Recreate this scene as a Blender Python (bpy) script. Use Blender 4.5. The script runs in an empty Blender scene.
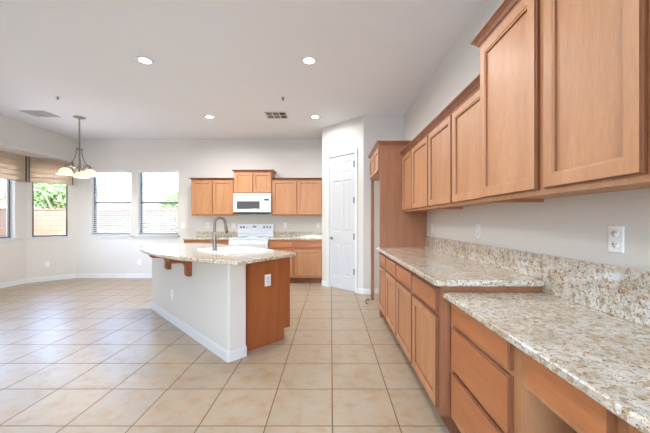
import bpy, math, random
from math import sin, cos, pi, radians as R
from mathutils import Vector, Matrix
random.seed(7)
C = bpy.context.scene
COL = C.collection
S2 = math.sqrt(.5)

# ------------------------------------------------------------------ camera
cam = bpy.data.cameras.new('camera'); cam.sensor_width = 36; cam.lens = 304/650*36
cam.shift_x = -5.8/650; cam.shift_y = 4.5/650; cam.clip_start = .02; cam.clip_end = 500
co = bpy.data.objects.new('camera', cam); COL.objects.link(co)
co.location = (0, 0, 1.255); co.rotation_euler = (pi/2, 0, 0)
C.camera = co
# ------------------------------------------------------------------ exposure
C.view_settings.view_transform = 'Standard'; C.view_settings.look = 'None'
C.view_settings.gamma = 1; C.view_settings.use_curve_mapping = False
C.view_settings.exposure = 0.55
# ------------------------------------------------------------------ sky and sun
W = bpy.data.worlds.new('sky'); C.world = W; W.use_nodes = True
nt = W.node_tree; bg = nt.nodes['Background']
sky = nt.nodes.new('ShaderNodeTexSky'); sky.sky_type = 'NISHITA'; sky.sun_disc = False
sky.sun_elevation = R(52); sky.sun_rotation = R(165); sky.air_density = 1.0; sky.dust_density = 3.0
tm = nt.nodes.new('ShaderNodeMixRGB'); tm.blend_type = 'MULTIPLY'; tm.inputs[0].default_value = 1; tm.inputs[2].default_value = (.91, .96, 1.04, 1)
nt.links.new(sky.outputs[0], tm.inputs[1]); nt.links.new(tm.outputs[0], bg.inputs[0]); bg.inputs[1].default_value = 2.5
sl = bpy.data.lights.new('sun', 'SUN'); sl.energy = 1.5; sl.angle = R(1); sl.color = (1, .95, .88)
so = bpy.data.objects.new('sun', sl); COL.objects.link(so)
so.rotation_euler = (R(38), 0, R(15))
def area(name, loc, rot, sx, sy, e, col):
    l = bpy.data.lights.new(name, 'AREA'); l.shape = 'RECTANGLE'; l.size = sx; l.size_y = sy
    l.energy = e; l.color = col
    o = bpy.data.objects.new(name, l); COL.objects.link(o); o.location = loc; o.rotation_euler = rot
    return o
# added fill light in the unseen rear opening, aimed up at the ceiling
area('rear_fill_light', (-.65, -2.93, 1.6), (R(135), 0, 0), 1.7, 1.3, 75, (.42, .70, 1))

# ------------------------------------------------------------------ materials
def lin(c):
    f = lambda v: (v/255/12.92) if v/255 <= .04045 else ((v/255+.055)/1.055)**2.4
    return (f(c[0]), f(c[1]), f(c[2]), 1)
def base(name, col, rough=.5, metal=0, **kw):
    m = bpy.data.materials.new(name); m.use_nodes = True
    b = m.node_tree.nodes['Principled BSDF']
    b.inputs['Base Color'].default_value = lin(col); b.inputs['Roughness'].default_value = rough
    b.inputs['Metallic'].default_value = metal
    for k, v in kw.items(): b.inputs[k.replace('_', ' ')].default_value = v
    return m
class N:
    def __init__(s, m): s.t = m.node_tree; s.b = s.t.nodes['Principled BSDF']
    def n(s, typ, **kw):
        x = s.t.nodes.new('ShaderNode'+typ)
        for k, v in kw.items():
            if k.startswith('i_'): x.inputs[k[2:].replace('_', ' ')].default_value = v
            else: setattr(x, k, v)
        return x
    def l(s, a, b): s.t.links.new(a, b)
    def ramp(s, fac, stops):
        r = s.n('ValToRGB'); e = r.color_ramp.elements
        while len(e) < len(stops): e.new(.5)
        for q, (p, c) in zip(e, stops): q.position = p; q.color = lin(c) if len(c) == 3 else c
        s.l(fac, r.inputs[0]); return r.outputs[0]
    def mix(s, f, a, b, mode='MIX'):
        x = s.n('MixRGB'); x.blend_type = mode
        for sock, v in ((x.inputs[0], f), (x.inputs[1], a), (x.inputs[2], b)):
            if isinstance(v, bpy.types.NodeSocket): s.l(v, sock)
            elif isinstance(v, tuple): sock.default_value = lin(v) if len(v) == 3 else v
            else: sock.default_value = v
        return x.outputs[0]
    def math(s, op, a, b=None, c=None):
        x = s.n('Math'); x.operation = op
        for i, v in enumerate((a, b, c)):
            if v is None: continue
            if isinstance(v, bpy.types.NodeSocket): s.l(v, x.inputs[i])
            else: x.inputs[i].default_value = v
        return x.outputs[0]
    def coord(s, scale=(1, 1, 1), kind='Object'):
        t = s.n('TexCoord'); mp = s.n('Mapping'); mp.inputs['Scale'].default_value = scale
        s.l(t.outputs[kind], mp.inputs[0]); return mp.outputs[0]
    def bump(s, h, st, dist=.01):
        x = s.n('Bump'); x.inputs['Strength'].default_value = st; x.inputs['Distance'].default_value = dist
        s.l(h, x.inputs['Height']); s.l(x.outputs[0], s.b.inputs['Normal'])

def wood(name, light, dark, rough=.46, scale=(9, 9, 1.3), rand=.10):
    m = base(name, light, rough); q = N(m)
    v = q.coord(scale)
    oi = q.n('ObjectInfo')
    add = q.n('VectorMath'); add.operation = 'ADD'; q.l(v, add.inputs[0])
    sc = q.n('VectorMath'); sc.operation = 'SCALE'; sc.inputs[0].default_value = (13, 7, 5); q.l(oi.outputs['Random'], sc.inputs['Scale'])
    q.l(sc.outputs[0], add.inputs[1])
    n1 = q.n('TexNoise', i_Scale=1.2, i_Detail=5, i_Roughness=.6, i_Distortion=.5); q.l(add.outputs[0], n1.inputs['Vector'])
    n2 = q.n('TexNoise', i_Scale=12, i_Detail=3, i_Roughness=.7); q.l(add.outputs[0], n2.inputs['Vector'])
    c1 = q.ramp(n1.outputs[0], [(.3, dark), (.7, light)])
    c2 = q.ramp(n2.outputs[0], [(.3, (222, 222, 222)), (.7, (255, 255, 255))])
    c = q.mix(.6, c1, c2, 'MULTIPLY')
    hs = q.n('HueSaturation'); q.l(c, hs.inputs['Color'])
    q.l(q.math('MULTIPLY_ADD', oi.outputs['Random'], rand, 1-rand/2), hs.inputs['Value'])
    q.l(hs.outputs[0], q.b.inputs['Base Color'])
    q.bump(n2.outputs[0], .03, .004)
    q.b.inputs['Coat Weight'].default_value = .15; q.b.inputs['Coat Roughness'].default_value = .35
    return m
M = {}
M['wood'] = wood('maple_wood', (208, 152, 108), (192, 132, 86))
M['drawer'] = wood('maple_drawer_wood', (198, 128, 78), (180, 108, 62), scale=(1.3, 9, 9))
M['panel'] = wood('island_panel_wood', (174, 102, 56), (154, 84, 42))
M['sidepanel'] = wood('tall_panel_wood', (170, 114, 80), (150, 94, 62))
M['corbel'] = wood('corbel_wood', (166, 88, 48), (140, 68, 34))
M['kick'] = wood('toe_kick_wood', (150, 92, 60), (120, 72, 48))

def paint(name, col, bump=.12, rough=.6):
    m = base(name, col, rough); q = N(m)
    n = q.n('TexNoise', i_Scale=90, i_Detail=3); q.l(q.coord(), n.inputs['Vector']); q.bump(n.outputs[0], bump, .003)
    return m
M['wall'] = paint('wall_paint', (221, 216, 209))
M['wallR'] = M['wall']
M['ceil'] = paint('ceiling_paint', (238, 240, 242), .35)
M['trim'] = base('white_trim_paint', (226, 227, 227), .35)
M['doorpaint'] = base('white_door_paint', (208, 209, 210), .38)
M['plastic'] = base('white_plastic', (240, 240, 238), .3)
M['slot'] = base('dark_slot', (60, 58, 56), .5)
M['enamel'] = base('white_enamel', (240, 243, 247), .15)
M['porcelain'] = base('white_porcelain', (246, 246, 244), .1)
M['cooktop'] = base('white_glass_cooktop', (225, 230, 236), .06)
M['blackglass'] = base('dark_glass', (92, 92, 94), .1)
M['black'] = base('black_display', (25, 26, 30), .2)
M['nickel'] = base('brushed_nickel', (150, 142, 136), .28, 1)
M['steel'] = base('faucet_nickel', (140, 131, 126), .38, .85)
M['hinge'] = base('dark_hinge_metal', (72, 68, 64), .4, 1)
M['frame'] = base('grey_window_frame', (116, 109, 103), .45)
M['slat'] = base('white_blind_slat', (232, 230, 226), .4)
M['rubber'] = base('dark_grey_plastic', (52, 50, 50), .45)
M['burner'] = base('grey_burner_ring', (150, 154, 160), .1)
M['ventdark'] = base('dark_duct', (62, 66, 66), .7)
M['vent'] = base('vent_white_metal', (206, 202, 196), .5)

def granite():
    m = base('speckled_granite', (205, 190, 165), .14); q = N(m); v = q.coord()
    n0 = q.n('TexNoise', i_Scale=7, i_Detail=4, i_Roughness=.6); q.l(v, n0.inputs['Vector'])
    c = q.ramp(n0.outputs[0], [(.35, (196, 182, 160)), (.5, (220, 211, 194)), (.68, (230, 226, 216))])
    n1 = q.n('TexNoise', i_Scale=34, i_Detail=4, i_Roughness=.7, i_Distortion=.6); q.l(v, n1.inputs['Vector'])
    c = q.mix(q.ramp(n1.outputs[0], [(.49, (0, 0, 0)), (.58, (255, 255, 255))]), c, (176, 152, 120))
    n2 = q.n('TexNoise', i_Scale=62, i_Detail=3, i_Roughness=.6, i_Distortion=1.0); q.l(v, n2.inputs['Vector'])
    c = q.mix(q.ramp(n2.outputs[0], [(.57, (0, 0, 0)), (.63, (255, 255, 255))]), c, (124, 90, 66))
    n4 = q.n('TexNoise', i_Scale=42, i_Detail=2, i_Distortion=.4); q.l(q.coord((1, 1.3, 1.1)), n4.inputs['Vector'])
    c = q.mix(q.ramp(n4.outputs[0], [(.55, (0, 0, 0)), (.63, (255, 255, 255))]), c, (196, 192, 184))
    n3 = q.n('TexVoronoi', i_Scale=70); q.l(v, n3.inputs['Vector'])
    c = q.mix(q.ramp(n3.outputs[0], [(.10, (255, 255, 255)), (.17, (0, 0, 0))]), c, (88, 66, 54))
    q.l(c, q.b.inputs['Base Color'])
    q.b.inputs['Coat Weight'].default_value = .4; q.b.inputs['Coat Roughness'].default_value = .06
    return m
M['granite'] = granite()

def tiles():
    m = base('ceramic_floor_tile', (226, 204, 178), .3); q = N(m)
    g = q.n('NewGeometry'); sp = q.n('SeparateXYZ'); q.l(g.outputs['Position'], sp.inputs[0])
    T = .409
    ux = q.math('DIVIDE', q.math('SUBTRACT', sp.outputs[0], .0104-T*40), T)
    uy = q.math('DIVIDE', q.math('SUBTRACT', sp.outputs[1], 1.861-T*40), T)
    ex = q.math('PINGPONG', ux, .5); ey = q.math('PINGPONG', uy, .5)
    d = q.math('MINIMUM', ex, ey)
    mask = q.math('GREATER_THAN', d, .0095)
    cb = q.n('CombineXYZ'); q.l(q.math('FLOOR', ux), cb.inputs[0]); q.l(q.math('FLOOR', uy), cb.inputs[1])
    wn = q.n('TexWhiteNoise'); q.l(cb.outputs[0], wn.inputs['Vector'])
    off = q.n('VectorMath'); off.operation = 'MULTIPLY_ADD'; q.l(wn.outputs['Color'], off.inputs[0]); off.inputs[1].default_value = (9, 9, 9); q.l(g.outputs['Position'], off.inputs[2])
    n = q.n('TexNoise', i_Scale=9, i_Detail=6, i_Roughness=.65, i_Distortion=.1); q.l(off.outputs[0], n.inputs['Vector'])
    c = q.ramp(n.outputs[0], [(.3, (162, 134, 104)), (.48, (170, 150, 125)), (.65, (168, 156, 139))])
    hs = q.n('HueSaturation'); q.l(c, hs.inputs['Color']); q.l(q.math('MULTIPLY_ADD', wn.outputs['Value'], .05, .975), hs.inputs['Value'])
    c = q.mix(mask, (118, 84, 56), hs.outputs[0])
    q.l(c, q.b.inputs['Base Color'])
    q.l(q.math('MULTIPLY_ADD', mask, -.38, .74), q.b.inputs['Roughness'])
    sm = q.n('MapRange'); sm.inputs['From Min'].default_value = .004; sm.inputs['From Max'].default_value = .018; q.l(d, sm.inputs['Value'])
    h = q.math('ADD', sm.outputs[0], q.math('MULTIPLY', n.outputs[0], .25))
    q.bump(h, .35, .003)
    return m
M['tile'] = tiles()

def bamboo():
    m = base('woven_bamboo', (205, 180, 152), .7); q = N(m)
    v = q.coord()
    w = q.n('TexWave', i_Scale=14, i_Distortion=1.5, i_Detail=2); w.bands_direction = 'Z'; q.l(v, w.inputs['Vector'])
    n = q.n('TexNoise', i_Scale=3, i_Detail=4); q.l(q.coord((1, 1, 25)), n.inputs['Vector'])
    w2 = q.n('TexWave', i_Scale=5.5); w2.bands_direction = 'X'; q.l(v, w2.inputs['Vector'])
    c = q.ramp(n.outputs[0], [(.3, (228, 206, 180)), (.7, (248, 234, 214))])
    c = q.mix(.18, c, q.ramp(w.outputs[0], [(0, (176, 150, 126)), (.6, (255, 255, 255))]), 'MULTIPLY')
    c = q.mix(q.ramp(w2.outputs[0], [(.93, (0, 0, 0)), (.98, (130, 130, 130))]), c, (200, 172, 142))
    q.l(c, q.b.inputs['Base Color']); q.bump(w.outputs[0], .4, .004)
    # woven cane lets a little daylight through
    tr = q.n('BsdfTranslucent'); q.l(c, tr.inputs[0]); mx = q.n('MixShader'); mx.inputs[0].default_value = .5
    out = [x for x in q.t.nodes if x.type == 'OUTPUT_MATERIAL'][0]
    q.l(q.b.outputs[0], mx.inputs[1]); q.l(tr.outputs[0], mx.inputs[2]); q.l(mx.outputs[0], out.inputs[0])
    return m
M['bamboo'] = bamboo()
M['tape'] = base('brown_edge_tape', (96, 76, 60), .8)

def glass():
    m = bpy.data.materials.new('window_glass'); m.use_nodes = True; t = m.node_tree; t.nodes.clear()
    o = t.nodes.new('ShaderNodeOutputMaterial'); mx = t.nodes.new('ShaderNodeMixShader')
    tr = t.nodes.new('ShaderNodeBsdfTransparent'); gl = t.nodes.new('ShaderNodeBsdfGlossy'); gl.inputs['Roughness'].default_value = .02
    fr = t.nodes.new('ShaderNodeFresnel'); fr.inputs[0].default_value = 1.35
    t.links.new(fr.outputs[0], mx.inputs[0]); t.links.new(tr.outputs[0], mx.inputs[1]); t.links.new(gl.outputs[0], mx.inputs[2]); t.links.new(mx.outputs[0], o.inputs[0])
    return m
M['glass'] = glass()
def shade_glass():
    m = base('alabaster_glass', (250, 240, 220), .3); q = N(m)
    tr = q.n('BsdfTranslucent'); tr.inputs[0].default_value = lin((255, 244, 222)); mx = q.n('MixShader'); mx.inputs[0].default_value = .55
    out = [x for x in q.t.nodes if x.type == 'OUTPUT_MATERIAL'][0]
    q.l(q.b.outputs[0], mx.inputs[1]); q.l(tr.outputs[0], mx.inputs[2]); q.l(mx.outputs[0], out.inputs[0])
    return m
M['alabaster'] = shade_glass()
def emit(name, col, s):
    m = base(name, col, .5); b = m.node_tree.nodes['Principled BSDF']
    b.inputs['Emission Color'].default_value = lin(col); b.inputs['Emission Strength'].default_value = s; return m
M['bulb'] = emit('lit_lamp_lens', (255, 246, 230), 5)
M['bulb2'] = emit('lit_bulb', (255, 236, 205), 2)
def blockwall():
    m = base('tan_block', (214, 190, 165), .9); q = N(m)
    b = q.n('TexBrick', i_Scale=1, i_Mortar_Size=.012, i_Brick_Width=.4, i_Row_Height=.2)
    b.inputs['Color1'].default_value = lin((90, 72, 55)); b.inputs['Color2'].default_value = lin((82, 65, 50)); b.inputs['Mortar'].default_value = lin((62, 49, 38))
    t = q.n('TexCoord'); s = q.n('SeparateXYZ'); q.l(t.outputs['Object'], s.inputs[0]); c = q.n('CombineXYZ')
    q.l(s.outputs[0], c.inputs[0]); q.l(s.outputs[2], c.inputs[1]); q.l(c.outputs[0], b.inputs['Vector'])
    q.l(b.outputs[0], q.b.inputs['Base Color']); return m
M['block'] = blockwall()
M['leaf'] = base('green_leaf', (92, 118, 66), .6); M['leaf2'] = base('olive_leaf', (96, 112, 62), .6)
M['bark'] = base('brown_bark', (110, 88, 68), .9)
M['stucco'] = paint('pale_stucco', (214, 206, 196), .3, .9)
M['roof'] = base('clay_roof_tile', (176, 140, 118), .9)
M['dirt'] = paint('pale_gravel', (190, 182, 172), .5, .95)
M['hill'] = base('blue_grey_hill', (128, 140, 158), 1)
M['dglass'] = base('house_window_glass', (70, 84, 96), .1)

# ------------------------------------------------------------------ mesh helpers
class MB:
    def __init__(s): s.v = []; s.f = []; s.sm = []
    def add(s, vs, fs, smooth=False):
        k = len(s.v); s.v += [tuple(p) for p in vs]; s.f += [tuple(i+k for i in f) for f in fs]; s.sm += [smooth]*len(fs); return s
    def box(s, x0, x1, y0, y1, z0, z1):
        x0, x1 = min(x0, x1), max(x0, x1); y0, y1 = min(y0, y1), max(y0, y1)
        v = [(x, y, z) for z in (z0, z1) for y in (y0, y1) for x in (x0, x1)]
        return s.add(v, [(0, 2, 3, 1), (4, 5, 7, 6), (0, 1, 5, 4), (2, 6, 7, 3), (0, 4, 6, 2), (1, 3, 7, 5)])
    def prism(s, pts, z0, z1):
        n = len(pts); v = [(x, y, z0) for x, y in pts]+[(x, y, z1) for x, y in pts]
        return s.add(v, [tuple(range(n))[::-1], tuple(range(n, 2*n))]+[(i, (i+1) % n, n+(i+1) % n, n+i) for i in range(n)])
    def prism_x(s, pts, x0, x1):      # pts are (y, z)
        n = len(pts); v = [(x0, y, z) for y, z in pts]+[(x1, y, z) for y, z in pts]
        return s.add(v, [tuple(range(n)), tuple(range(n, 2*n))[::-1]]+[(i, n+i, n+(i+1) % n, (i+1) % n) for i in range(n)])
    def lathe(s, prof, c=(0, 0, 0), n=24, axis='z'):
        v = []; f = []
        for r, h in prof:
            for k in range(n):
                a = 2*pi*k/n
                p = (r*cos(a), r*sin(a), h) if axis == 'z' else (r*cos(a), h, r*sin(a))
                v.append((p[0]+c[0], p[1]+c[1], p[2]+c[2]))
        for j in range(len(prof)-1):
            for k in range(n): f.append((j*n+k, j*n+(k+1) % n, (j+1)*n+(k+1) % n, (j+1)*n+k))
        if prof[0][0] > 1e-5: f.append(tuple(range(n))[::-1])
        if prof[-1][0] > 1e-5: f.append(tuple((len(prof)-1)*n+k for k in range(n)))
        return s.add(v, f, True)
    def tube(s, pts, r, n=10):
        pts = [Vector(p) for p in pts]; rr = r if isinstance(r, (list, tuple)) else [r]*len(pts)
        v = []; f = []; up = None
        for i, p in enumerate(pts):
            t = (pts[min(i+1, len(pts)-1)]-pts[max(i-1, 0)]).normalized()
            if up is None: up = t.orthogonal().normalized()
            up = (up-t*up.dot(t)).normalized(); b = t.cross(up)
            for k in range(n):
                a = 2*pi*k/n; v.append(p+(up*cos(a)+b*sin(a))*rr[i])
        for i in range(len(pts)-1):
            for k in range(n): f.append((i*n+k, i*n+(k+1) % n, (i+1)*n+(k+1) % n, (i+1)*n+k))
        f += [tuple(range(n))[::-1], tuple((len(pts)-1)*n+k for k in range(n))]
        return s.add(v, f, True)
    def rings(s, x0, x1, z0, z1, prof, y=0):
        # a board standing in the x-z plane, front towards -y; prof = (inset, how far forward)
        v = []; f = []
        for ins, fw in prof:
            v += [(x0+ins, y-fw, z0+ins), (x1-ins, y-fw, z0+ins), (x1-ins, y-fw, z1-ins), (x0+ins, y-fw, z1-ins)]
        for j in range(len(prof)-1):
            for k in range(4): f.append((4*j+k, 4*j+(k+1) % 4, 4*j+4+(k+1) % 4, 4*j+4+k))
        L = 4*(len(prof)-1); f.append((L, L+1, L+2, L+3)); f.append((3, 2, 1, 0))
        return s.add(v, f)
    def crown(s, x0, x1, y0, y1, prof, left=True, right=True):
        # moulding along the front (y0) with returns; prof = (out, z)
        v = []; f = []; n = len(prof)
        for o, z in prof:
            row = []
            row += [(x0-o, y1, z), (x0-o, y0-o, z)] if left else [(x0, y0-o, z)]
            row += [(x1+o, y0-o, z), (x1+o, y1, z)] if right else [(x1, y0-o, z)]
            v += row
        m = len(v)//n
        for j in range(n):
            j2 = (j+1) % n
            for k in range(m-1): f.append((j*m+k, j*m+k+1, j2*m+k+1, j2*m+k))
        f.append(tuple(j*m for j in range(n))); f.append(tuple(j*m+m-1 for j in range(n))[::-1])
        return s.add(v, f)
def obj(name, mb, mat, parent=None, loc=None, rz=0, bevel=0, kind=None):
    me = bpy.data.meshes.new(name); me.from_pydata(mb.v, [], mb.f); me.update()
    for p, sm in zip(me.polygons, mb.sm): p.use_smooth = sm
    me.materials.append(M[mat] if isinstance(mat, str) else mat)
    o = bpy.data.objects.new(name, me); COL.objects.link(o)
    if parent: o.parent = parent
    if loc: o.location = loc
    if rz: o.rotation_euler = (0, 0, rz)
    if bevel:
        b = o.modifiers.new('bevel', 'BEVEL'); b.width = bevel; b.segments = 2; b.limit_method = 'ANGLE'
    if kind: o['kind'] = kind
    return o
def tag(o, label, cat, group=None, kind=None):
    o['label'] = label; o['category'] = cat
    if group: o['group'] = group
    if kind: o['kind'] = kind
    return o
def thing(name, label, cat, loc=(0, 0, 0), rz=0, group=None):
    o = bpy.data.objects.new(name, None); COL.objects.link(o); o.location = loc; o.rotation_euler = (0, 0, rz)
    o.empty_display_size = .1
    return tag(o, label, cat, group)
def copy_tree(o, parent=None):
    c = o.copy(); COL.objects.link(c)
    if parent: c.parent = parent
    for ch in list(o.children): copy_tree(ch, c)
    return c

# ------------------------------------------------------------------ the room
CZ = 3.06
XL, XR, YB, YR = -5.6, 1.25, 6.69, -3.0
obj('floor', MB().prism([(XR+.2, YR-.2), (XR+.2, YB+.16), (XL-.1, YB+.16), (-6.31, 6.2), (-6.31, 4.5), (XL-.16, 3.9), (XL-.16, YR-.2)], -.1, 0), 'tile', kind='structure')
obj('ceiling', MB().box(-6.6, 1.7, -6.5, 7.2, CZ, CZ+.15), 'ceil', kind='structure')  # extended past the rear wall to keep sun out of the opening
def wall(name, a, b, holes=(), z1=CZ, T=.16, mat='wall'):
    L = math.hypot(b[0]-a[0], b[1]-a[1]); mb = MB()
    xs = sorted({0, L} | {h[0] for h in holes} | {h[1] for h in holes})
    for x0, x1 in zip(xs, xs[1:]):
        z = 0
        for h in sorted([h for h in holes if h[0] <= x0+1e-6 and h[1] >= x1-1e-6], key=lambda h: h[2]):
            if h[2] > z: mb.box(x0, x1, 0, T, z, h[2])
            z = h[3]
        if z < z1: mb.box(x0, x1, 0, T, z, z1)
    return obj(name, mb, mat, loc=(a[0], a[1], 0), rz=math.atan2(b[1]-a[1], b[0]-a[0]), kind='structure')
WZ0, WZ1 = .945, 2.385
wall('wall_back', (XL, YB), (1.5, YB), [(.32, 1.20, WZ0, WZ1), (1.357, 2.237, WZ0, WZ1)])
wall('wall_bay_corner', (-6.15, 6.14), (XL, YB), [(.082, .639, .925, WZ1)])
wall('wall_bay', (-6.15, 4.6), (-6.15, 6.14), [(.25, 1.32, .925, WZ1)])
wall('wall_bay_near', (XL, 4.05), (-6.15, 4.6), [(.12, .66, .925, WZ1)])
wall('wall_left', (XL, YR), (XL, 4.05))
wall('wall_rear', (XR, YR), (XL, YR), [(1.0, 2.8, .9, 2.3)])  # opening added behind the camera to bring in extra light
wall('wall_right', (XR, 5.2), (XR, YR))
wall('wall_fridge_end', (.56, 5.2), (1.41, 5.2), T=.1)
wall('wall_pantry_side', (-.17, YB), (-.17, 5.93), T=.1)
A0 = (-.17, 5.93); A1 = (.56, 5.20)
wall('wall_pantry', A0, A1, [(.205, .845, 0, 2.455)], T=.1)
obj('wall_bay_header', MB().prism([(XL, 4.05), (XL, YB), (-6.15, 6.14), (-6.15, 4.6)][::-1], 2.55, CZ), 'wall', kind='structure')
# baseboards
def baseboard(name, a, b, ext0=0, ext1=0, h=.095):
    L = math.hypot(b[0]-a[0], b[1]-a[1])
    pr = [(0, 0), (-.014, 0), (-.014, h-.02), (-.009, h-.008), (-.004, h), (0, h)]
    return obj(name, MB().prism_x(pr, -ext0, L+ext1), 'trim', loc=(a[0], a[1], 0), rz=math.atan2(b[1]-a[1], b[0]-a[0]), kind='structure')
baseboard('baseboard_back', (XL, YB), (-2.96, YB))
baseboard('baseboard_bay_corner', (-6.15, 6.14), (XL, YB))
baseboard('baseboard_bay', (-6.15, 4.6), (-6.15, 6.14))
baseboard('baseboard_bay_near', (XL, 4.05), (-6.15, 4.6))
baseboard('baseboard_left', (XL, YR), (XL, 4.05))
baseboard('baseboard_fridge_end', (.56, 5.2), (XR, 5.2))
baseboard('baseboard_fridge_wall', (XR, 5.2), (XR, 4.02))
baseboard('baseboard_pantry_left', A0, (A0[0]+.145*S2, A0[1]-.145*S2))
baseboard('baseboard_pantry_right', (A0[0]+.905*S2, A0[1]-.905*S2), A1, 0, .014)

# pantry door
PR = R(-45)
cs = MB()
for x0, x1 in ((.145, .208), (.842, .905)): cs.rings(x0, x1, 0, 2.515, [(0, 0), (0, .012), (.004, .018), (.018, .014)])
cs.rings(.145, .905, 2.452, 2.515, [(0, 0), (0, .014), (.004, .020), (.018, .016)])
obj('trim_1', cs, 'trim', loc=(A0[0], A0[1], 0), rz=PR, kind='structure')
dr = obj('door_1', MB(), 'doorpaint', loc=(A0[0], A0[1], 0), rz=PR, kind='structure')
def door_mesh(x0, x1, z0, z1, yf, t, panels):
    mb = MB(); xs = sorted({x0, x1} | {p[0] for p in panels} | {p[1] for p in panels}); zs = sorted({z0, z1} | {p[2] for p in panels} | {p[3] for p in panels})
    for a, b in zip(xs, xs[1:]):
        for c, d in zip(zs, zs[1:]):
            if any(p[0] <= a+1e-6 and p[1] >= b-1e-6 and p[2] <= c+1e-6 and p[3] >= d-1e-6 for p in panels): continue
            mb.box(a, b, yf, yf+t, c, d)
    for p in panels:
        mb.rings(p[0], p[1], p[2], p[3], [(0, -t), (0, 0), (.012, -.010), (.02, -.010), (.045, -.003)], y=yf)
    return mb
dx0, dx1 = .208, .842; mid = (dx0+dx1)/2
pl = []
for a, b in ((dx0+.10, mid-.04), (mid+.04, dx1-.10)):
    pl += [(a, b, 2.12, 2.34), (a, b, 1.06, 2.0), (a, b, .25, .85)]
dm = door_mesh(dx0, dx1, .012, 2.448, .001, .036, pl)
dr.data.clear_geometry(); dr.data.from_pydata(dm.v, [], dm.f)
for z in (.36, .98, 1.62, 2.26):
    obj('hinge', MB().box(dx1-.034, dx1-.001, -.004, .004, z-.05, z+.05).lathe([(.008, z-.055), (.008, z+.055)], (dx1-.012, -.012, 0), 10), 'hinge', dr)
kn = MB().lathe([(.0, .012), (.03, .012), (.03, .004), (.012, .0), (.011, -.03), (.014, -.034)], (dx0+.06, 0, .93), 16, 'y')
kn.tube([(dx0+.06, -.036, .93), (dx0+.09, -.042, .932), (dx0+.15, -.042, .928)], [.011, .009, .007], 8)
kn.v = [(a, b-.012, c) for a, b, c in kn.v]
obj('door_handle', kn, 'nickel', dr)
obj('door_stop', MB().box(dx0, dx1, .05, .06, 0.012, 2.45), 'doorpaint', dr)

# ------------------------------------------------------------------ windows (built in the frame of their wall)
def window(n, a, ang, x0, x1, z0, z1, rail=None):
    w = obj('window_%d' % n, MB(), 'frame', loc=(a[0], a[1], 0), rz=ang, kind='structure')
    fr = MB()
    fw = .028
    for q in ((x0, x0+fw, z0, z1), (x1-fw, x1, z0, z1)): fr.box(q[0], q[1], .095, .145, q[2], q[3])
    fr.box(x0+fw, x1-fw, .095, .145, z0, z0+fw); fr.box(x0+fw, x1-fw, .095, .145, z1-fw, z1)
    if rail: fr.box(x0+fw, x1-fw, .090, .140, rail-.02, rail+.02); fr.box(x0+fw, x1-fw, .09, .10, z0+fw, z0+fw+.02)
    w.data.from_pydata(fr.v, [], fr.f)
    for q0, q1 in (((z0+fw, rail-.02), (rail+.02, z1-fw)) if rail else ((z0+fw, z1-fw),)):
        obj('window_pane', MB().box(x0+fw, x1-fw, .117, .121, q0, q1), 'glass', w)
    s = MB().box(x0-.055, x1+.055, -.055, -.001, z0-.022, z0).box(x0+.001, x1-.001, -.001, .094, z0-.02, z0).box(x0-.04, x1+.04, -.018, -.001, z0-.07, z0-.023)
    obj('window_sill', s, 'trim', w, bevel=.004)
    return w
window(1, (XL, YB), 0, .32, 1.20, WZ0, WZ1, 1.665)
window(2, (XL, YB), 0, 1.357, 2.237, WZ0, WZ1, 1.665)
window(3, (-6.15, 6.14), R(45), .082, .639, .925, WZ1)
window(4, (-6.15, 4.6), R(90), .25, 1.32, .925, WZ1)
window(5, (XL, 4.05), R(135), .12, .66, .925, WZ1)  # unseen window added in the near bay wall for more daylight

# horizontal blinds in the two back windows
def blind(x0, x1, label):
    t = thing('window_blind', label, 'blind', (XL+x0, YB, WZ0), 0)
    w = x1-x0
    obj('valance', MB().box(.004, w-.004, -.012, .03, WZ1-WZ0-.075, WZ1-WZ0-.002), 'slat', t, bevel=.003)
    s = MB(); z = .05
    while z < WZ1-WZ0-.09:
        s.prism_x([(.034, z-.004), (.058, z+.004), (.082, z+.004), (.082, z+.007), (.058, z+.007), (.034, z-.001)], .008, w-.008); z += .0455
    obj('slats', s, 'slat', t)
    obj('bottom_rail', MB().box(.008, w-.008, .034, .082, .008, .028), 'slat', t)
    c = MB()
    for x in (.12, w/2, w-.12):
        c.box(x-.0012, x+.0012, .0325, .0337, .028, WZ1-WZ0-.08)
    obj('cord', c, 'slat', t)
    tz = MB().tube([(w-.05, .0, WZ1-WZ0-.08), (w-.045, -.03, .4), (w-.0, -.06, .06), (w+.02, -.066, -.02), (w+.05, -.066, -.03), (w+.055, -.064, .0), (w+.03, -.064, .01), (w+.03, -.064, -.02)], .0035, 6)
    obj('pull_cord', tz, 'nickel', t)
blind(.32, 1.20, 'white slatted blind in the left one of the two back wall windows')
blind(1.357, 2.237, 'white slatted blind in the back wall window nearest the kitchen, with shrubs outside')
# woven shades in the bay
def rshade(a, ang, x0, x1, label, dz=0):
    t = thing('bamboo_shade', label, 'window shade', (a[0]+cos(ang)*x0, a[1]+sin(ang)*x0, 2.035), ang)
    w = x1-x0; H = 2.548-2.035
    b = MB().box(.014, w-.014, -.045, -.038, 0, H)
    for k in range(5):
        b.prism_x([(-.045, .02+k*.1), (-.050, .014+k*.1), (-.049, .006+k*.1), (-.045, .0+k*.1)], .014, w-.014)
    obj('woven_panel', b, 'bamboo', t)
    obj('edge_tape', MB().box(0, .014, -.06, -.035, 0, H), 'tape', t)
    obj('edge_tape', MB().box(w-.014, w, -.06, -.035, 0, H), 'tape', t)
    obj('head_rail', MB().box(.0, w, -.034, -.002, H-.04, H), 'trim', t)
rshade((-6.15, 6.14), R(45), .035, .72, 'tan woven bamboo shade over the angled bay window, nearest the chandelier')
rshade((-6.15, 4.6), R(90), .08, 1.49, 'wide tan woven bamboo shade over the leftmost bay window')

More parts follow.
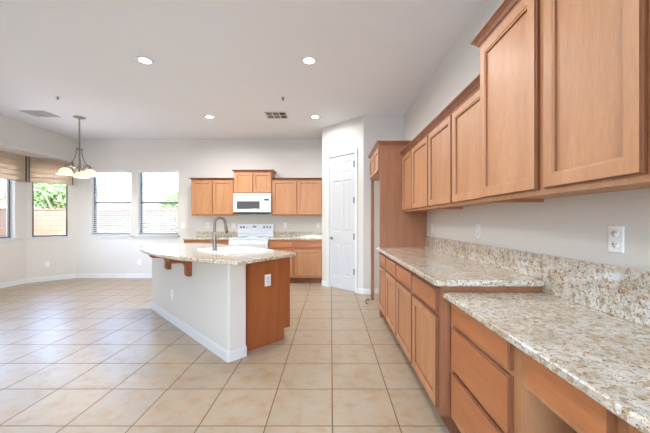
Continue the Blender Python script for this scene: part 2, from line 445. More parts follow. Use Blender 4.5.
# ------------------------------------------------------------------ cabinets
DOORP = [(0, 0), (0, .012), (.004, .015), (.005, .021), (.051, .021), (.052, .017), (.060, .016), (.062, .007), (.07, .007)]
DRAWP = [(0, 0), (0, .012), (.005, .014), (.007, .021), (.012, .021)]
def crownprof(z, h=.06, o=.045):
    return [(0, z), (.006, z), (.008, z+.012), (.016, z+.018), (.024, z+h*.55), (o-.006, z+h*.8), (o, z+h*.85), (o, z+h), (0, z+h)]
M['edge'] = wood('painted_shade_edge', (150, 92, 58), (126, 74, 44))  # darker wood painted on edges and bead for the shade around fronts
def front(name, mb, mat, t, dark, **k):
    o = obj(name, mb, mat, t, **k); o.data.materials.append(M['edge'])
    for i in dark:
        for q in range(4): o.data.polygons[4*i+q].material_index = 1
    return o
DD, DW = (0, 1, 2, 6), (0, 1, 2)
def fronts(t, lst):
    for kind, x0, x1, z0, z1 in lst:
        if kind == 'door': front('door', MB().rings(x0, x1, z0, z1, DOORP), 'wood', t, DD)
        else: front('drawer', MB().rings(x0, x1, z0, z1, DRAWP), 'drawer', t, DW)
def upper(label, loc, rz, w, d, z0, z1, doors, crown=(False, False), group=None, ch=.055):
    t = thing('wall_cabinet', label, 'kitchen cabinet', (loc[0], loc[1], z0), rz, group)
    h = z1-z0
    b = MB().box(0, w, 0, .02, 0, h).box(0, w, .02, d, .02, h).box(0, .016, .02, d, 0, .02).box(w-.016, w, .02, d, 0, .02)
    obj('cabinet_body', b, 'wood', t)
    fronts(t, [('door', a, c, zz0-z0, zz1-z0) for a, c, zz0, zz1 in doors])
    obj('crown_molding', MB().crown(0, w, 0, d, crownprof(h-.012, ch), *crown), 'sidepanel', t)
    return t
def lower(label, loc, rz, w, d, z1, lst, ends=(False, False), toe=.115, bodymat='wood'):
    t = thing('base_cabinet', label, 'kitchen cabinet', (loc[0], loc[1], 0), rz)
    obj('cabinet_body', MB().box(0, w, 0, d, toe, z1), bodymat, t)
    obj('toe_kick', MB().box(0, w, .065, d, 0, toe), 'kick', t)
    fronts(t, lst)
    return t
# right wall run: local x runs towards the camera from Y0
RW = R(-90)
XF, DU = .94, XR-.94-.001
ys = [3.94, 3.475, 2.886, 2.321, 1.80]
def ru(y0, y1): return y0-y1
def rdoors(Y0, edges, z0, z1, g=.012): return [(Y0-a+g, Y0-b-g, z0, z1) for a, b in edges]
upper('honey maple two-door wall cabinet on the right wall, next to the tall refrigerator panel', (XF, 3.935), RW, 3.935-2.886, DU, 1.37, 2.10,
      rdoors(3.935, [(3.935, 3.475), (3.475, 2.886)], 1.392, 2.075))
upper('honey maple two-door wall cabinet on the right wall, just behind the taller cabinet', (XF, 2.886), RW, 2.886-1.80, DU, 1.37, 2.10,
      rdoors(2.886, [(2.886, 2.321), (2.321, 1.81)], 1.392, 2.075))
XT = .89; DT = XR-XT-.001
upper('tall honey maple two-door wall cabinet nearest the camera at top right', (XT, 1.798), RW, 1.798-.83, DT, 1.365, 2.285,
      rdoors(1.798, [(1.79, 1.28), (1.262, .838)], 1.388, 2.262, .014), (True, False), ch=.06)
upper('honey maple wall cabinet cut off by the right edge of the photo', (XT, .828), RW, .9, DT, 1.365, 2.285,
      rdoors(.828, [(.82, .40), (.39, -.06)], 1.388, 2.262, .014), (False, True), ch=.06)
# base run under the high worktop
XB = .64
yb = [3.945, 3.446, 2.895, 2.330, 1.772]
names = ['slim maple base cabinet with drawer and door beside the refrigerator panel',
         'maple base cabinet with one drawer over one door, second from the refrigerator panel',
         'maple base cabinet with one drawer over one door, third from the refrigerator panel',
         'maple drawer-over-door base cabinet at the near end of the high worktop']
for i in range(4):
    w = yb[i]-yb[i+1]-.001
    g0, g1 = .012, (.012 if i < 3 else .025)
    t = lower(names[i], (XB, yb[i]), RW, w, XR-XB-.001, .878, [('drawer', g0, w-g1, .715, .853), ('door', g0, w-g1, .150, .690)], bodymat='sidepanel' if i == 3 else 'wood')
# desk-height run nearest the camera
XD = .70
dz = .808
t = lower('low maple base cabinet with a stack of three drawers, beside the knee space', (XD, 1.770), RW, 1.770-1.118, XR-XD-.001, dz,
          [('drawer', .05, .608, .683, .799), ('drawer', .05, .608, .425, .658), ('drawer', .05, .608, .175, .402)])
t = thing('desk_drawer', 'shallow maple desk drawer hung over the open knee space', 'drawer', (XD, 1.117, .655), RW)
obj('apron', MB().box(0, .40, 0, .02, 0, .152).box(0, .02, .02, .5, .01, .152).box(.38, .40, .02, .5, .01, .152), 'wood', t)
fronts(t, [('drawer', .058, .375, .025, .144)])
obj('drawer_box', MB().box(.03, .37, .022, .45, .03, .12), 'wood', t)
t = lower('low maple base cabinet at the bottom right corner, cut off by the photo', (XD, .716), RW, .9, XR-XD-.001, dz,
          [('drawer', .025, .43, .683, .799), ('door', .025, .43, .15, .658), ('drawer', .45, .88, .683, .799), ('door', .45, .88, .15, .658)])
obj('trim_2', MB().box(XR-.014, XR-.001, .717, 1.117, 0, .80), 'sidepanel', kind='structure')

# worktops on the right wall
def rounded(pts, r, n=5):
    out = []
    m = len(pts)
    for i, p in enumerate(pts):
        rr = r[i]
        if rr <= 0: out.append(p); continue
        a = Vector(pts[i-1]); b = Vector(p); c = Vector(pts[(i+1) % m])
        d1 = (a-b).normalized(); d2 = (c-b).normalized()
        for k in range(n+1):
            t = k/n; p0 = b+d1*rr; p2 = b+d2*rr
            q = p0*(1-t)**2+b*2*t*(1-t)+p2*t*t; out.append((q.x, q.y))
    return out
t = thing('countertop', 'long speckled granite worktop at standard height along the right wall', 'countertop', (XR, 1.74, .879))
pts = [(-.65, .0), (-.021, .0), (-.021, .032), (-.001, .032), (-.001, 2.206), (-.65, 2.206)]
obj('slab', MB().prism(rounded(pts, [.03, .012, 0, 0, 0, 0]), 0, .035), 'granite', t, bevel=.007)
obj('backsplash', MB().box(-.020, -.001, .034, 2.206, .036, .181), 'granite', t, bevel=.002)
t = thing('countertop', 'lower granite desk worktop nearest the camera, wide and veined', 'countertop', (XR, -.25, .809))
obj('slab', MB().prism([(-.60, 0), (-.001, 0), (-.001, 2.018), (-.60, 2.018)], 0, .033), 'granite', t, bevel=.007)
obj('backsplash', MB().box(-.020, -.001, 0, 2.020, .034, .251), 'granite', t, bevel=.002)

# refrigerator enclosure
t = thing('refrigerator_enclosure', 'tall maple refrigerator surround with side panels and a cabinet over the empty bay', 'kitchen cabinet', (.64, 4.86, 0), RW)
EW = 4.86-3.955
obj('side_panel', MB().box(EW-.02, EW, .0, XR-.641, 0, 2.25).box(EW-.045, EW-.02, 0, .02, 0, 1.895), 'sidepanel', t)
obj('side_panel', MB().box(0, .02, .0, XR-.641, 1.90, 2.25).box(0, .045, 0, .045, 0, 1.899), 'sidepanel', t)
u = obj('cabinet_body', MB().box(.021, EW-.021, 0, XR-.641, 1.90, 2.25), 'wood', t)
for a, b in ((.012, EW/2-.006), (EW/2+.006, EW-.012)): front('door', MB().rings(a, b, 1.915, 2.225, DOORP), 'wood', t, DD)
obj('crown_molding', MB().crown(0, EW, 0, XR-.641, crownprof(2.235, .055), True, True), 'sidepanel', t)
pc = MB().tube([(.61, 4.80, .008), (.59, 4.83, .008), (.55, 4.78, .008), (.535, 4.62, .008), (.56, 4.56, .008)], .006, 8)
tag(obj('power_cord', pc, 'rubber'), 'dark cord lying on the tiles at the foot of the refrigerator surround', 'cord')

# ------------------------------------------------------------------ back wall kitchen
DUB = .33
yu = YB-DUB
upper('maple two-door wall cabinet left of the microwave', (-2.915, yu), 0, .893, DUB-.001, 1.37, 2.125, [(.015, .440, 1.39, 2.10), (.455, .880, 1.39, 2.10)], (True, False), ch=.04)
upper('small raised maple two-door cabinet above the microwave', (-2.020, yu), 0, .788, DUB-.001, 1.828, 2.285, [(.012, .388, 1.845, 2.262), (.400, .776, 1.845, 2.262)], (True, True), ch=.05)
upper('maple two-door wall cabinet right of the microwave, against the pantry wall', (-1.230, yu), 0, 1.055, DUB-.001, 1.37, 2.125, [(.015, .512, 1.39, 2.10), (.53, 1.04, 1.39, 2.10)], ch=.04)
yb_ = YB-.61
lower('maple base cabinet left of the stove', (-2.94, yb_), 0, .905, .609, .878, [('drawer', .015, .89, .715, .853), ('door', .015, .445, .15, .69), ('door', .46, .89, .15, .69)])
lower('maple base cabinet with drawer directly right of the stove', (-1.235, yb_), 0, .489, .609, .878, [('drawer', .02, .475, .715, .853), ('door', .02, .475, .15, .69)])
lower('maple base cabinet with drawer beside the pantry wall', (-.745, yb_), 0, .572, .609, .878, [('drawer', .02, .555, .715, .853), ('door', .02, .555, .15, .69)])
for x0, x1, lb in ((-2.955, -2.032, 'short granite worktop left of the stove'), (-1.240, -.172, 'short granite worktop between stove and pantry wall')):
    t = thing('countertop', lb, 'countertop', (x0, YB, .879))
    obj('slab', MB().box(0, x1-x0, -.64, -.001, 0, .035), 'granite', t, bevel=.006)
    obj('backsplash', MB().box(0, x1-x0, -.02, -.001, .036, .145), 'granite', t, bevel=.002)
# microwave
t = thing('microwave', 'white over-the-range microwave hanging under the small cabinet', 'microwave', (-2.012, YB-.41, 1.402), 0)
obj('case', MB().box(0, .772, .02, .405, 0, .422), 'enamel', t, bevel=.004)
d = obj('door', MB().rings(.0, .60, .035, .421, [(0, -.02), (0, .008), (.006, .014), (.05, .014)], 0), 'enamel', t)
obj('door_window', MB().rings(.075, .545, .10, .26, [(0, -.01), (0, .0175), (.006, .0175), (.01, .0155)], 0), 'blackglass', d)
obj('handle', MB().tube([(.59, -.014, .07), (.585, -.035, .10), (.585, -.038, .33), (.59, -.014, .36)], .01, 8), 'enamel', d)
cp = obj('control_panel', MB().rings(.602, .772, .035, .421, [(0, -.02), (0, .008), (.005, .013)], 0), 'enamel', t)
obj('display', MB().box(.64, .735, -.0155, -.012, .275, .305), 'black', cp)
kb = MB()
for i in range(3):
    for j in range(5): kb.box(.640+i*.034, .666+i*.034, -.0155, -.012, .075+j*.036, .098+j*.036)
obj('keypad', kb, 'vent', cp)
obj('vent_grille', MB().box(.0, .772, .0, .02, 0, .034).box(.12, .3, .08, .3, -.006, 0).box(.45, .63, .08, .3, -.006, 0), 'rubber', t)
# range
t = thing('stove', 'white electric range with smooth top and raised back panel', 'stove', (-2.025, YB-.665, 0), 0)
RWd = .778
obj('oven_body', MB().box(.0, RWd, .03, .655, .06, .90).box(.03, RWd-.03, .06, .6, 0, .06), 'enamel', t, bevel=.004)
obj('cooktop', MB().box(-.0, RWd, -.005, .60, .901, .922), 'cooktop', t, bevel=.006)
for x, y, r in ((.2, .17, .1), (.58, .17, .075), (.2, .43, .075), (.58, .43, .1)):
    obj('burner', MB().lathe([(r-.006, .9222), (r-.006, .9232), (r, .9232), (r, .9222)], (x, y, 0), 28), 'burner', t)
od = obj('oven_door', MB().rings(.004, RWd-.004, .25, .86, [(0, -.03), (0, .012), (.006, .018), (.1, .018)], 0), 'enamel', t)
obj('oven_window', MB().rings(.13, RWd-.13, .38, .68, [(0, 0), (0, .0195), (.005, .0195)], 0), 'blackglass', od)
obj('oven_handle', MB().tube([(.06, -.018, .80), (.065, -.05, .80), (RWd-.065, -.05, .80), (RWd-.06, -.018, .80)], .011, 8), 'enamel', od)
obj('storage_drawer', MB().rings(.004, RWd-.004, .07, .24, [(0, -.03), (0, .012), (.006, .018)], 0), 'enamel', t)
bgp = MB().prism_x([(.60, .905), (.60, .96), (.572, .985), (.585, 1.04), (.60, 1.175), (.615, 1.19), (.66, 1.19), (.66, .905)], 0, RWd)
bk = obj('back_panel', bgp, 'enamel', t, bevel=.004)
for x in (.07, .135, RWd-.205, RWd-.135, RWd-.07, .2):
    obj('knob', MB().lathe([(.0, -.03), (.017, -.03), (.02, -.008), (.024, 0.004)], (x, .588, 1.12), 16, 'y'), 'enamel' if x == .2 else 'burner', bk)
obj('display', MB().box(.335, .405, .578, .60, 1.115, 1.14), 'black', bk)

# ------------------------------------------------------------------ island, in its own frame: local (a, b) = (-v, u)
IR = R(-45)
def iw(u, v, z=0): return ((u-v)*S2, (u+v)*S2, z)
t = thing('kitchen_island', 'angled kitchen island with pale painted half wall and maple end panel', 'kitchen island', iw(1.27, 2.56), IR)
# local origin at the near outer corner; a = -(v-2.56) ; b = u-1.27
hw = obj('half_wall', MB().prism(rounded([(0, 0), (0, .175), (-2.35, .175), (-2.35, 0)], [.02, .01, .01, .02]), 0, .878), 'wall', t)
bb = MB().prism(rounded([(.014, -.014), (.014, .175), (-2.36, .175), (-2.36, -.014)], [.022, 0, 0, .02]), 0, .082)
bb.prism(rounded([(.009, -.009), (.009, .175), (-2.355, .175), (-2.355, -.009)], [.022, 0, 0, .02]), .082, .095)
obj('baseboard', bb, 'trim', t)
ep = MB()
ep.add([], [])
a0, a1, b0, b1 = -.075-.02, -.075, .177, .74
poly = [(b0, 0), (b1-.075, 0), (b1-.075, .115), (b1, .115), (b1, .878), (b0, .878)]
ep.prism_x(poly, a0, a1)
obj('end_panel', ep, 'panel', t)
obj('cabinet_body', MB().box(-1.87, a0-.001, b0, b1-.003, .115, .70).box(-1.87, -1.2, b0, b1-.003, .70, .878).box(-1.87, a0-.001, b1-.023, b1-.003, .7, .878), 'wood', t)
obj('toe_kick', MB().box(-1.87, a0-.001, b0, b1-.08, 0, .115), 'kick', t)
for k, (p, q) in enumerate(((-.115, -.53), (-.55, -.965), (-.985, -1.42), (-1.44, -1.86))):
    m_ = MB().rings(0, abs(q-p), .15, .69, DOORP)
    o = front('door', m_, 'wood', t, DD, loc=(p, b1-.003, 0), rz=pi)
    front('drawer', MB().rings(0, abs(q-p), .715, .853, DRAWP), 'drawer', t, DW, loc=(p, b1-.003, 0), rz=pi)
for v in (3.43, 4.10):
    a = -(v-2.56)
    # bracket profile (b, z) : foot on the wall, curved underside, arm under the overhang
    pr = [(-.001, .655), (-.045, .655), (-.060, .668), (-.062, .70), (-.062, .765), (-.075, .79), (-.105, .806), (-.15, .81), (-.20, .812), (-.225, .822), (-.235, .84), (-.235, .877), (-.001, .877)]
    obj('bracket', MB().prism_x(pr, a-.035, a+.035), 'corbel', t, bevel=.006)
    obj('bracket', MB().prism_x([(-.0, .655), (-.0, .877), (-.0005, .877), (-.0005, .655)], a-.0, a+.0), 'corbel', t) if False else None
# island worktop
out = [(1.245, 2.36), (1.225, 2.46), (1.16, 2.66), (1.08, 2.86), (1.005, 3.187), (.96, 3.61), (.965, 4.0), (1.01, 4.42), (1.09, 4.75), (1.22, 4.95), (1.42, 5.02), (1.66, 4.91), (1.86, 4.70), (2.03, 4.45), (2.03, 3.68), (2.03, 2.86), (2.03, 2.555)]
def smooth(pts, closed_from, closed_to, n=5):
    res = []
    for i in range(len(pts)):
        p1 = pts[i]; res.append(p1)
        if closed_from <= i < closed_to:
            p0 = pts[max(i-1, closed_from)]; p2 = pts[i+1]; p3 = pts[min(i+2, closed_to)]
            for k in range(1, n):
                s = k/n
                res.append(tuple(.5*(2*p1[j]+(p2[j]-p0[j])*s+(2*p0[j]-5*p1[j]+4*p2[j]-p3[j])*s*s+(3*p1[j]-p0[j]-3*p2[j]+p3[j])*s**3) for j in (0, 1)))
    return res
ct = thing('countertop', 'curved granite worktop of the kitchen island', 'countertop', iw(1.27, 2.56, .879), IR)
sm = smooth(out, 0, 13)
loc = [(-(v-2.56), u-1.27) for u, v in sm]
su0, su1, sv0, sv1 = 1.425, 1.975, 2.885, 3.66    # sink cut-out
h = [(-(v-2.56), u-1.27) for u, v in ((su0+.015, sv0+.015), (su1-.015, sv0+.015), (su1-.015, sv1-.015), (su0+.015, sv1-.015))]
import bmesh
def slab_with_hole(outer, hole, z0, z1):
    from mathutils.geometry import tessellate_polygon
    allp = outer+hole
    tris = tessellate_polygon([[Vector((x, y, 0)) for x, y in outer], [Vector((x, y, 0)) for x, y in hole]])
    mb = MB(); n = len(allp)
    def area2(t): 
        a, b, c = (allp[i] for i in t); return (b[0]-a[0])*(c[1]-a[1])-(b[1]-a[1])*(c[0]-a[0])
    top = [(tuple(t) if area2(t) > 0 else tuple(reversed(t))) for t in tris if abs(area2(t)) > 1e-9]
    v = [(x, y, z0) for x, y in allp]+[(x, y, z1) for x, y in allp]
    f = [tuple(i+n for i in t) for t in top]+[tuple(reversed(t)) for t in top]
    no = len(outer)
    for st, cnt in ((0, no), (no, len(hole))):
        for i in range(cnt): a = st+i; b = st+(i+1) % cnt; f.append((a, b, n+b, n+a))
    mb.add(v, f); return mb
so_ = obj('slab', slab_with_hole(loc, h, 0, .035), 'granite', ct)
bm = bmesh.new(); bm.from_mesh(so_.data); bmesh.ops.recalc_face_normals(bm, faces=bm.faces)
bmesh.ops.dissolve_limit(bm, angle_limit=.01, verts=bm.verts, edges=bm.edges)
bm.to_mesh(so_.data); bm.free()
bv = so_.modifiers.new('bevel', 'BEVEL'); bv.width = .007; bv.segments = 2; bv.limit_method = 'ANGLE'; bv.angle_limit = R(50)
# sink: frame with local x = -v, y = u
sk = thing('kitchen_sink', 'white double-bowl drop-in sink set in the island worktop', 'sink', iw(su0, sv0, .9145), IR)
Ls, Ws = sv1-sv0, su1-su0
def hollow(mb, x0, x1, y0, y1, zt, zb, ins, th=.012):
    r = [(x0, x1, y0, y1, zt), (x0+.008, x1-.008, y0+.008, y1-.008, zt-.008), (x0+ins, x1-ins, y0+ins, y1-ins, zb)]
    v = []
    for a, b, c, d, z in r: v += [(a, c, z), (b, c, z), (b, d, z), (a, d, z)]
    f = [(4*j+k, 4*j+4+k, 4*j+4+(k+1) % 4, 4*j+(k+1) % 4) for j in range(2) for k in range(4)]+[(8, 11, 10, 9)]
    mb.add(v, [tuple(reversed(q)) for q in f])
rim = MB()
bx = [(-Ls, -Ls+.035), (-Ls/2-.012, -Ls/2+.012), (-.035, 0)]
zt = .014
for x0, x1 in bx: rim.box(x0, x1, .085, Ws-.035, 0, zt)
rim.box(-Ls, 0, 0, .085, 0, zt); rim.box(-Ls, 0, Ws-.035, Ws, 0, zt)
obj('rim', rim, 'porcelain', sk, bevel=.004)
for x0, x1 in ((-Ls+.035, -Ls/2-.012), (-Ls/2+.012, -.035)):
    b = MB(); hollow(b, x0, x1, .085, Ws-.035, zt-.001, -.18, .02)
    w_ = obj('bowl', b, 'porcelain', sk)
    obj('drain', MB().lathe([(0, -.178), (.035, -.178), (.042, -.181)], ((x0+x1)/2, Ws/2+.02, 0), 20), 'steel', w_)
# faucet
fu, fv = 1.475, 3.30
f = thing('faucet', 'brushed nickel gooseneck faucet standing on the sink rim', 'faucet', iw(fu, fv, .9290), IR)
obj('base', MB().lathe([(.0, .0), (.032, .0), (.032, .006), (.026, .012), (.023, .03), (.025, .08), (.021, .14), (.0155, .20), (.0, .20)], (0, 0, 0), 20), 'steel', f)
pts = [(0, 0, .14), (0, 0, .20), (0, .002, .27)]
for k in range(13):
    a = pi-k/12*pi*1.02; pts.append((0, .062+.062*cos(a), .30+.062*sin(a)))
obj('spout', MB().tube(pts, .015, 12), 'steel', f)
e = pts[-1]
obj('spray_head', MB().tube([(0, e[1], e[2]+.005), (0, e[1]+.004, e[2]-.02), (0, e[1]+.014, e[2]-.075), (0, e[1]+.016, e[2]-.085)], [.014, .016, .020, .017], 12), 'steel', f)
obj('nozzle', MB().tube([(0, e[1]+.0165, e[2]-.083), (0, e[1]+.020, e[2]-.108)], [.017, .014], 12), 'rubber', f)
obj('lever', MB().tube([(-.02, .0, .07), (-.05, 0, .08), (-.10, 0, .12)], [.009, .007, .006], 8), 'steel', f)

# ------------------------------------------------------------------ outlets
def plate(label, loc, rz, kind='outlet'):
    t = thing('wall_'+('outlet' if kind == 'outlet' else 'switch'), label, 'electrical outlet' if kind == 'outlet' else 'light switch', loc, rz)
    obj('cover_plate', MB().rings(-.036, .036, -.059, .059, [(0, 0), (0, .003), (.003, .006)], -.0005), 'plastic', t)
    if kind == 'outlet':
        for z in (-.024, .024):
            s = obj('socket', MB().prism_x([(0, 0), (0, 0), (0, 0)], 0, 0) if False else MB().lathe([(0, -.009), (.016, -.009), (.017, -.006)], (0, 0, z), 16, 'y'), 'plastic', t)
            obj('slot', MB().box(-.008, -.0055, -.0098, -.0088, z-.002, z+.008).box(.0055, .008, -.0098, -.0088, z-.002, z+.007).box(-.002, .002, -.0098, -.0088, z-.011, z-.007), 'slot', s)
    else:
        obj('rocker', MB().rings(-.016, .016, -.033, .033, [(0, -.002), (0, -.007+.015), (.002, .0095)], 0), 'plastic', t)
    return t
plate('white duplex outlet on the right wall above the low desk worktop', (XR, 1.329, 1.176), RW)
plate('white outlet plate on the right wall midway above the high worktop', (XR, 2.57, 1.17), RW)
plate('small white switch plate on the right wall next to the refrigerator panel', (XR, 3.74, 1.165), RW, 'switch')
plate('white switch plate on the back wall between window and left wall cabinet', (-3.25, YB, 1.155), 0, 'switch')
plate('white outlet above the worktop left of the faucet on the back wall', (-2.71, YB, 1.16), 0)
plate('white outlet on the back wall just left of the stove back panel', (-2.145, YB, 1.16), 0)
plate('white outlet on the back wall just right of the stove', (-1.007, YB, 1.16), 0)
plate('white switch plate on the back wall in the corner by the pantry', (-.275, YB, 1.16), 0, 'switch')
plate('white outlet low on the back wall under the window nearest the kitchen', (-4.215, YB, .348), 0)
plate('white outlet low on the angled bay wall under the bamboo shade', (XL-.335, YB-.335, .35), R(45))
plate('white outlet low on the pale half wall of the island', iw(1.27, 4.04, .344), IR)
plate('white outlet on the maple end panel of the island', iw(1.729, 2.635, .654), R(45))

# ------------------------------------------------------------------ ceiling fittings
def downlight(x, y, label, energy=15):
    t = thing('recessed_light', label, 'ceiling light', (x, y, CZ), 0)
    obj('trim_ring', MB().lathe([(.062, -.001), (.062, -.004), (.09, -.006), (.095, -.001)], (0, 0, 0), 32), 'trim', t)
    obj('lens', MB().lathe([(0, -.0035), (.0615, -.0035), (.0615, -.001)], (0, 0, 0), 32), 'bulb', t)
    l = bpy.data.lights.new('lamp', 'AREA'); l.shape = 'DISK'; l.size = .12; l.energy = energy; l.color = (.95, .98, 1); l.spread = R(170)
    o = bpy.data.objects.new('lamp', l); COL.objects.link(o); o.parent = t; o.location = (0, 0, -.012)
downlight(-2.09, 3.42, 'lit recessed ceiling light above the island, left one of the larger pair')
downlight(-.245, 3.42, 'lit recessed ceiling light nearest the camera, right of the larger pair')
downlight(-2.10, 5.27, 'small lit recessed ceiling light at the far left, above the stove', 32)
downlight(-.27, 5.27, 'small lit recessed ceiling light by the pantry wall', 12)
downlight(-.245, 1.57, 'unseen recessed fill light added overhead, right one')  # unseen pair carrying on the grid, added to brighten the room
downlight(-2.09, 1.57, 'unseen recessed fill light added overhead, left one')
def vent(x, y, w, d, label, dark):
    t = thing('ceiling_vent', label, 'air vent', (x, y, CZ), 0)
    fr = MB(); n, m = 3, 2; g = .022
    cw = (w-g*(n+1))/n; cd = (d-g*(m+1))/m
    for i in range(n+1): fr.box(-w/2+i*(cw+g), -w/2+i*(cw+g)+g, -d/2, d/2, -.009, -.001)
    for j in range(m+1): fr.box(-w/2, w/2, -d/2+j*(cd+g), -d/2+j*(cd+g)+g, -.0085, -.001)
    obj('frame', fr, 'vent', t)
    obj('duct', MB().box(-w/2+.01, w/2-.01, -d/2+.01, d/2-.01, -.003, -.0008), 'ventdark' if dark else 'vent', t)
    lv = MB()
    for i in range(n):
        for j in range(m):
            x0 = -w/2+g+i*(cw+g); y0 = -d/2+g+j*(cd+g)
            for k in range(4):
                if dark and i == 2: continue
                if i < 2 or not dark:
                    yy = y0+cd*(k+.3)/4; lv.add([(x0, yy, -.008), (x0+cw, yy, -.008), (x0+cw, yy+cd/4*.75, -.003), (x0, yy+cd/4*.75, -.003)], [(0, 1, 2, 3)])
                else:
                    xx = x0+cw*(k+.3)/4; lv.add([(xx, y0, -.008), (xx+cw/8, y0, -.003), (xx+cw/8, y0+cd, -.003), (xx, y0+cd, -.008)], [(0, 1, 2, 3)])
    obj('louvres', lv, 'vent', t)
vent(-.925, 5.18, .36, .32, 'square ceiling vent with dark openings above the stove side', True)
vent(-4.88, 5.11, .40, .30, 'pale ceiling vent at the far left near the chandelier', False)
for x, y, lb in ((-.70, 4.45, 'tiny sprinkler head on the ceiling in front of the kitchen vent'), (-3.97, 4.42, 'tiny sprinkler head on the ceiling above the dining corner')):
    t = thing('sprinkler_head', lb, 'sprinkler', (x, y, CZ), 0)
    obj('escutcheon', MB().lathe([(0, -.004), (.028, -.004), (.032, -.001)], (0, 0, 0), 16), 'vent', t)
    obj('nozzle', MB().lathe([(.010, -.004), (.008, -.03), (.02, -.033), (.02, -.036), (0, -.036)], (0, 0, 0), 12), 'nickel', t)

# ------------------------------------------------------------------ chandelier
cx, cy = -4.375, 5.29
t = thing('chandelier', 'brushed nickel three-light chandelier with bell glass shades in the dining corner', 'chandelier', (cx, cy, CZ), 0)
obj('canopy', MB().lathe([(0, -.001), (.092, -.001), (.092, -.008), (.06, -.022), (.015, -.03), (.01, -.045), (0, -.045)], (0, 0, 0), 24), 'nickel', t)
ch = MB(); z = -.045; k = 0
while z > -.50:
    pts = [(.013*cos(a) if k % 2 else 0, 0 if k % 2 else .013*cos(a), z-.02+.022*sin(a)) for a in [2*pi*i/10 for i in range(11)]]
    ch.tube(pts, .0045, 6); z -= .034; k += 1
ch.tube([(0, 0, -.04), (.005, 0, -.2), (-.005, 0, -.35), (0, 0, -.53)], .0022, 6)
obj('chain', ch, 'nickel', t)
zc = 2.53-CZ
obj('column', MB().lathe([(0, zc+.0), (.012, zc), (.014, zc-.015), (.056, zc-.022), (.056, zc-.03), (.014, zc-.04), (.009, zc-.06), (.009, zc-.30), (.02, zc-.315), (.035, zc-.34), (.026, zc-.37), (.014, zc-.39), (.018, zc-.41), (0, zc-.43)], (0, 0, 0), 20), 'nickel', t)
for ang in (240, 0, 120):
    a = R(ang); dxx, dyy = cos(a), sin(a)
    def P(r, z): return (dxx*r*.83, dyy*r*.83, zc+z-.02)
    am = MB().tube([P(.05, -.026), P(.055, -.08), P(.075, -.16), P(.12, -.24), P(.17, -.29), P(.19, -.33)], .0075, 8)
    am.tube([P(.02, -.34), P(.06, -.36), P(.10, -.345), P(.14, -.30), P(.18, -.285), P(.215, -.30), P(.228, -.33)], .010, 8)
    am.tube([P(.14, -.30), P(.11, -.27), P(.085, -.285), P(.09, -.315), P(.115, -.315)], .005, 6)
    arm = obj('arm', am, 'nickel', t)
    px, py, _ = P(.228, 0); zk = zc
    zc = zk-.025
    fit = obj('lamp_holder', MB().lathe([(0, zc-.30), (.012, zc-.30), (.018, zc-.33), (.03, zc-.345), (.036, zc-.365), (0, zc-.365)], (px, py, 0), 18), 'nickel', t)
    sh = obj('lamp_shade', MB().lathe([(.030, zc-.350), (.045, zc-.356), (.070, zc-.375), (.088, zc-.405), (.098, zc-.435), (.116, zc-.460), (.126, zc-.466), (.124, zc-.470), (.113, zc-.465), (.094, zc-.440), (.084, zc-.408), (.066, zc-.380), (.043, zc-.361), (.030, zc-.356)], (px, py, 0), 32), 'alabaster', t)
    bl = obj('bulb', MB().lathe([(0, zc-.365), (.012, zc-.37), (.026, zc-.40), (.028, zc-.415), (.02, zc-.435), (0, zc-.44)], (px, py, 0), 16), 'bulb2', t)
    l = bpy.data.lights.new('lamp', 'POINT'); l.energy = 6; l.color = (1, .90, .78); l.shadow_soft_size = .03
    o = bpy.data.objects.new('lamp', l); COL.objects.link(o); o.parent = t; o.location = (px, py, zc-.45); zc = zk

# ------------------------------------------------------------------ outside
obj('ground', MB().box(-90, 60, -40, 260, -.3, -.12), 'dirt', kind='structure')
g = thing('garden_wall', 'tan block garden wall running behind the house outside the back windows', 'wall', (-12.5, 12.3, -.12))
obj('block_panel', MB().box(0, 22, 0, .2, 0, 1.82), 'block', g); obj('coping', MB().box(-.02, 22, -.03, .23, 1.821, 1.87), 'block', g)
g2 = thing('garden_wall', 'tan block garden wall along the side, seen through the bay windows', 'wall', (-12.5, -8, -.12), R(90))
obj('block_panel', MB().box(0, 20.2, 0, .2, 0, 1.82), 'block', g2); obj('coping', MB().box(0, 20.2, -.03, .23, 1.821, 1.87), 'block', g2)
for i in range(3): obj('pillar', MB().box(4.2+i*5.6, 4.6+i*5.6, -.1, .3, 0, 1.95), 'block', g2)
def leaves(n, fn, size, mb=None):
    mb = mb or MB()
    for _ in range(n):
        p = Vector(fn()); a = Vector((random.gauss(0, 1), random.gauss(0, 1), random.gauss(0, 1))).normalized(); b = a.orthogonal().normalized(); s = size*random.uniform(.6, 1.3)
        mb.add([p-a*s, p+b*s*.4, p+a*s, p-b*s*.4], [(0, 1, 2, 3)])
    return mb
def ell(c, r):
    def f():
        while True:
            q = [random.uniform(-1, 1) for _ in range(3)]
            if sum(k*k for k in q) < 1: return (c[0]+q[0]*r[0], c[1]+q[1]*r[1], c[2]+q[2]*r[2])
    return f
def shrub(x, y, h, w, label, mat='leaf2', n=900):
    t = thing('shrub', label, 'shrub', (x, y, -.12)); mb = MB(); st = MB()
    for k in range(9):
        a = random.uniform(0, 2*pi); r = w*random.uniform(.2, 1); tip = (cos(a)*r, sin(a)*r*.6, h*random.uniform(.75, 1.0))
        st.tube([(cos(a)*.03, sin(a)*.03, 0), (tip[0]*.5, tip[1]*.5, tip[2]*.6), tip], [.014, .01, .004], 5)
        for _ in range(n//9):
            s = random.uniform(.15, 1); q = Vector(tip)*s; q.z = tip[2]*s
            d = Vector((random.gauss(0, .07), random.gauss(0, .07), random.gauss(0, .05)))
            leaves(1, lambda: q+d, .05, mb)
    obj('stems', st, 'bark', t); obj('foliage', mb, mat, t)
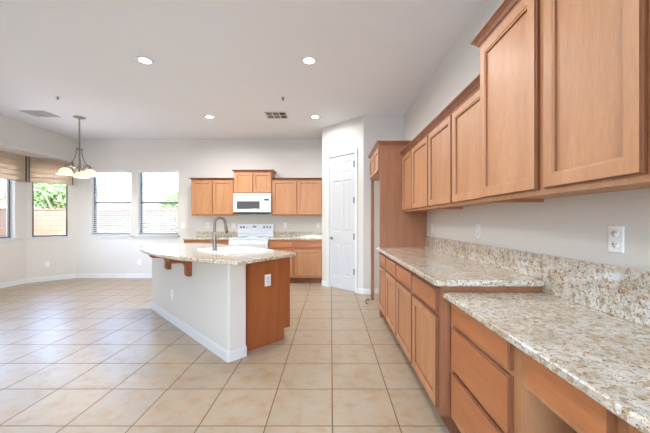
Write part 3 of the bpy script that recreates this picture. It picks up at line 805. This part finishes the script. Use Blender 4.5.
shrub(-6.75, 11.0, 1.75, .55, 'leafy olive shrub against the garden wall, middle of the right back window')
shrub(-5.75, 11.2, 1.95, .5, 'tall leafy shrub against the garden wall at the right side of the window')
shrub(-7.7, 11.3, 1.2, .4, 'low leafy shrub at the left of the right back window')
def tree(x, y, h, r, label, n=5000):
    t = thing('tree', label, 'tree', (x, y, -.12))
    st = MB().tube([(0, 0, 0), (.05, 0, h*.35), (0, .1, h*.6)], [.14, .11, .05], 8)
    for k in range(5):
        a = k*1.26; st.tube([(.04, 0, h*.35), (cos(a)*r*.6, sin(a)*r*.6, h*.7)], [.06, .02], 6)
    obj('trunk', st, 'bark', t)
    mb = MB()
    for _ in range(9):
        c = (random.uniform(-.6, .6)*r, random.uniform(-.6, .6)*r, h*.68+random.uniform(-.25, .25)*h*.6)
        leaves(n//9, ell(c, (r*.5, r*.5, h*.16)), .11, mb)
    obj('crown', mb, 'leaf', t)
tree(-14.6, 16.2, 3.9, 1.9, 'bushy green tree beyond the garden wall in the angled bay window')
tree(-10.5, 20.5, 3.6, 1.3, 'smaller green tree beyond the garden wall, left of the bushy one', 3000)
def house(x, y, w, d, hw_, hr, label, rz=0, wins=()):
    t = thing('house', label, 'house', (x, y, -.12), rz)
    obj('walls', MB().box(0, w, 0, d, 0, hw_), 'stucco', t)
    o = .5
    rf = MB().add([(-o, -o, hw_), (w+o, -o, hw_), (w+o, d+o, hw_), (-o, d+o, hw_), (d*.5, d/2, hw_+hr), (w-d*.5, d/2, hw_+hr)],
                  [(0, 1, 5, 4), (2, 3, 4, 5), (1, 2, 5), (3, 0, 4), (3, 2, 1, 0)])
    obj('roof', rf, 'roof', t)
    for a, b, c, e_ in wins:
        wd = obj('window', MB().box(a-.08, b+.08, -.06, .02, c-.08, e_+.08), 'trim', t)
        obj('pane', MB().box(a, b, -.08, -.061, c, e_), 'dglass', wd)
house(-24, 32, 14, 9, 2.9, 1.6, 'distant single-storey house with a low roof, behind the left back window', 0, [(9, 10.6, 1, 2.2), (12, 13, 1, 2.2)])
house(-7.5, 36, 14, 9, 2.9, 1.5, 'distant single-storey house with a low roof, behind the right back window', 0, [(1.5, 3, 1, 2.2), (5, 6.5, 1, 2.2)])
house(-27, 12, 9, 8, 5.2, 1.5, 'pale two-storey house seen through the leftmost bay window', R(45), [(3.2, 4.4, 3.0, 4.3), (6.2, 7.4, 3.0, 4.3), (3.2, 4.4, 1, 2.0)])
hl = MB(); n = 40; prev = []
for i in range(n+1):
    x = -170+i*5.5; hh = 9+5*sin(i*.35)+3*sin(i*.9+1)
    prev.append((x, hh))
v = []; 
for x, hh in prev: v += [(x, 235, -1), (x, 250, hh), (x, 275, -1)]
fs = []
for i in range(n): 
    for j in range(2): fs.append((3*i+j, 3*i+3+j, 3*i+4+j, 3*i+1+j))
hl.add(v, fs); obj('hills', hl, 'hill', kind='structure')
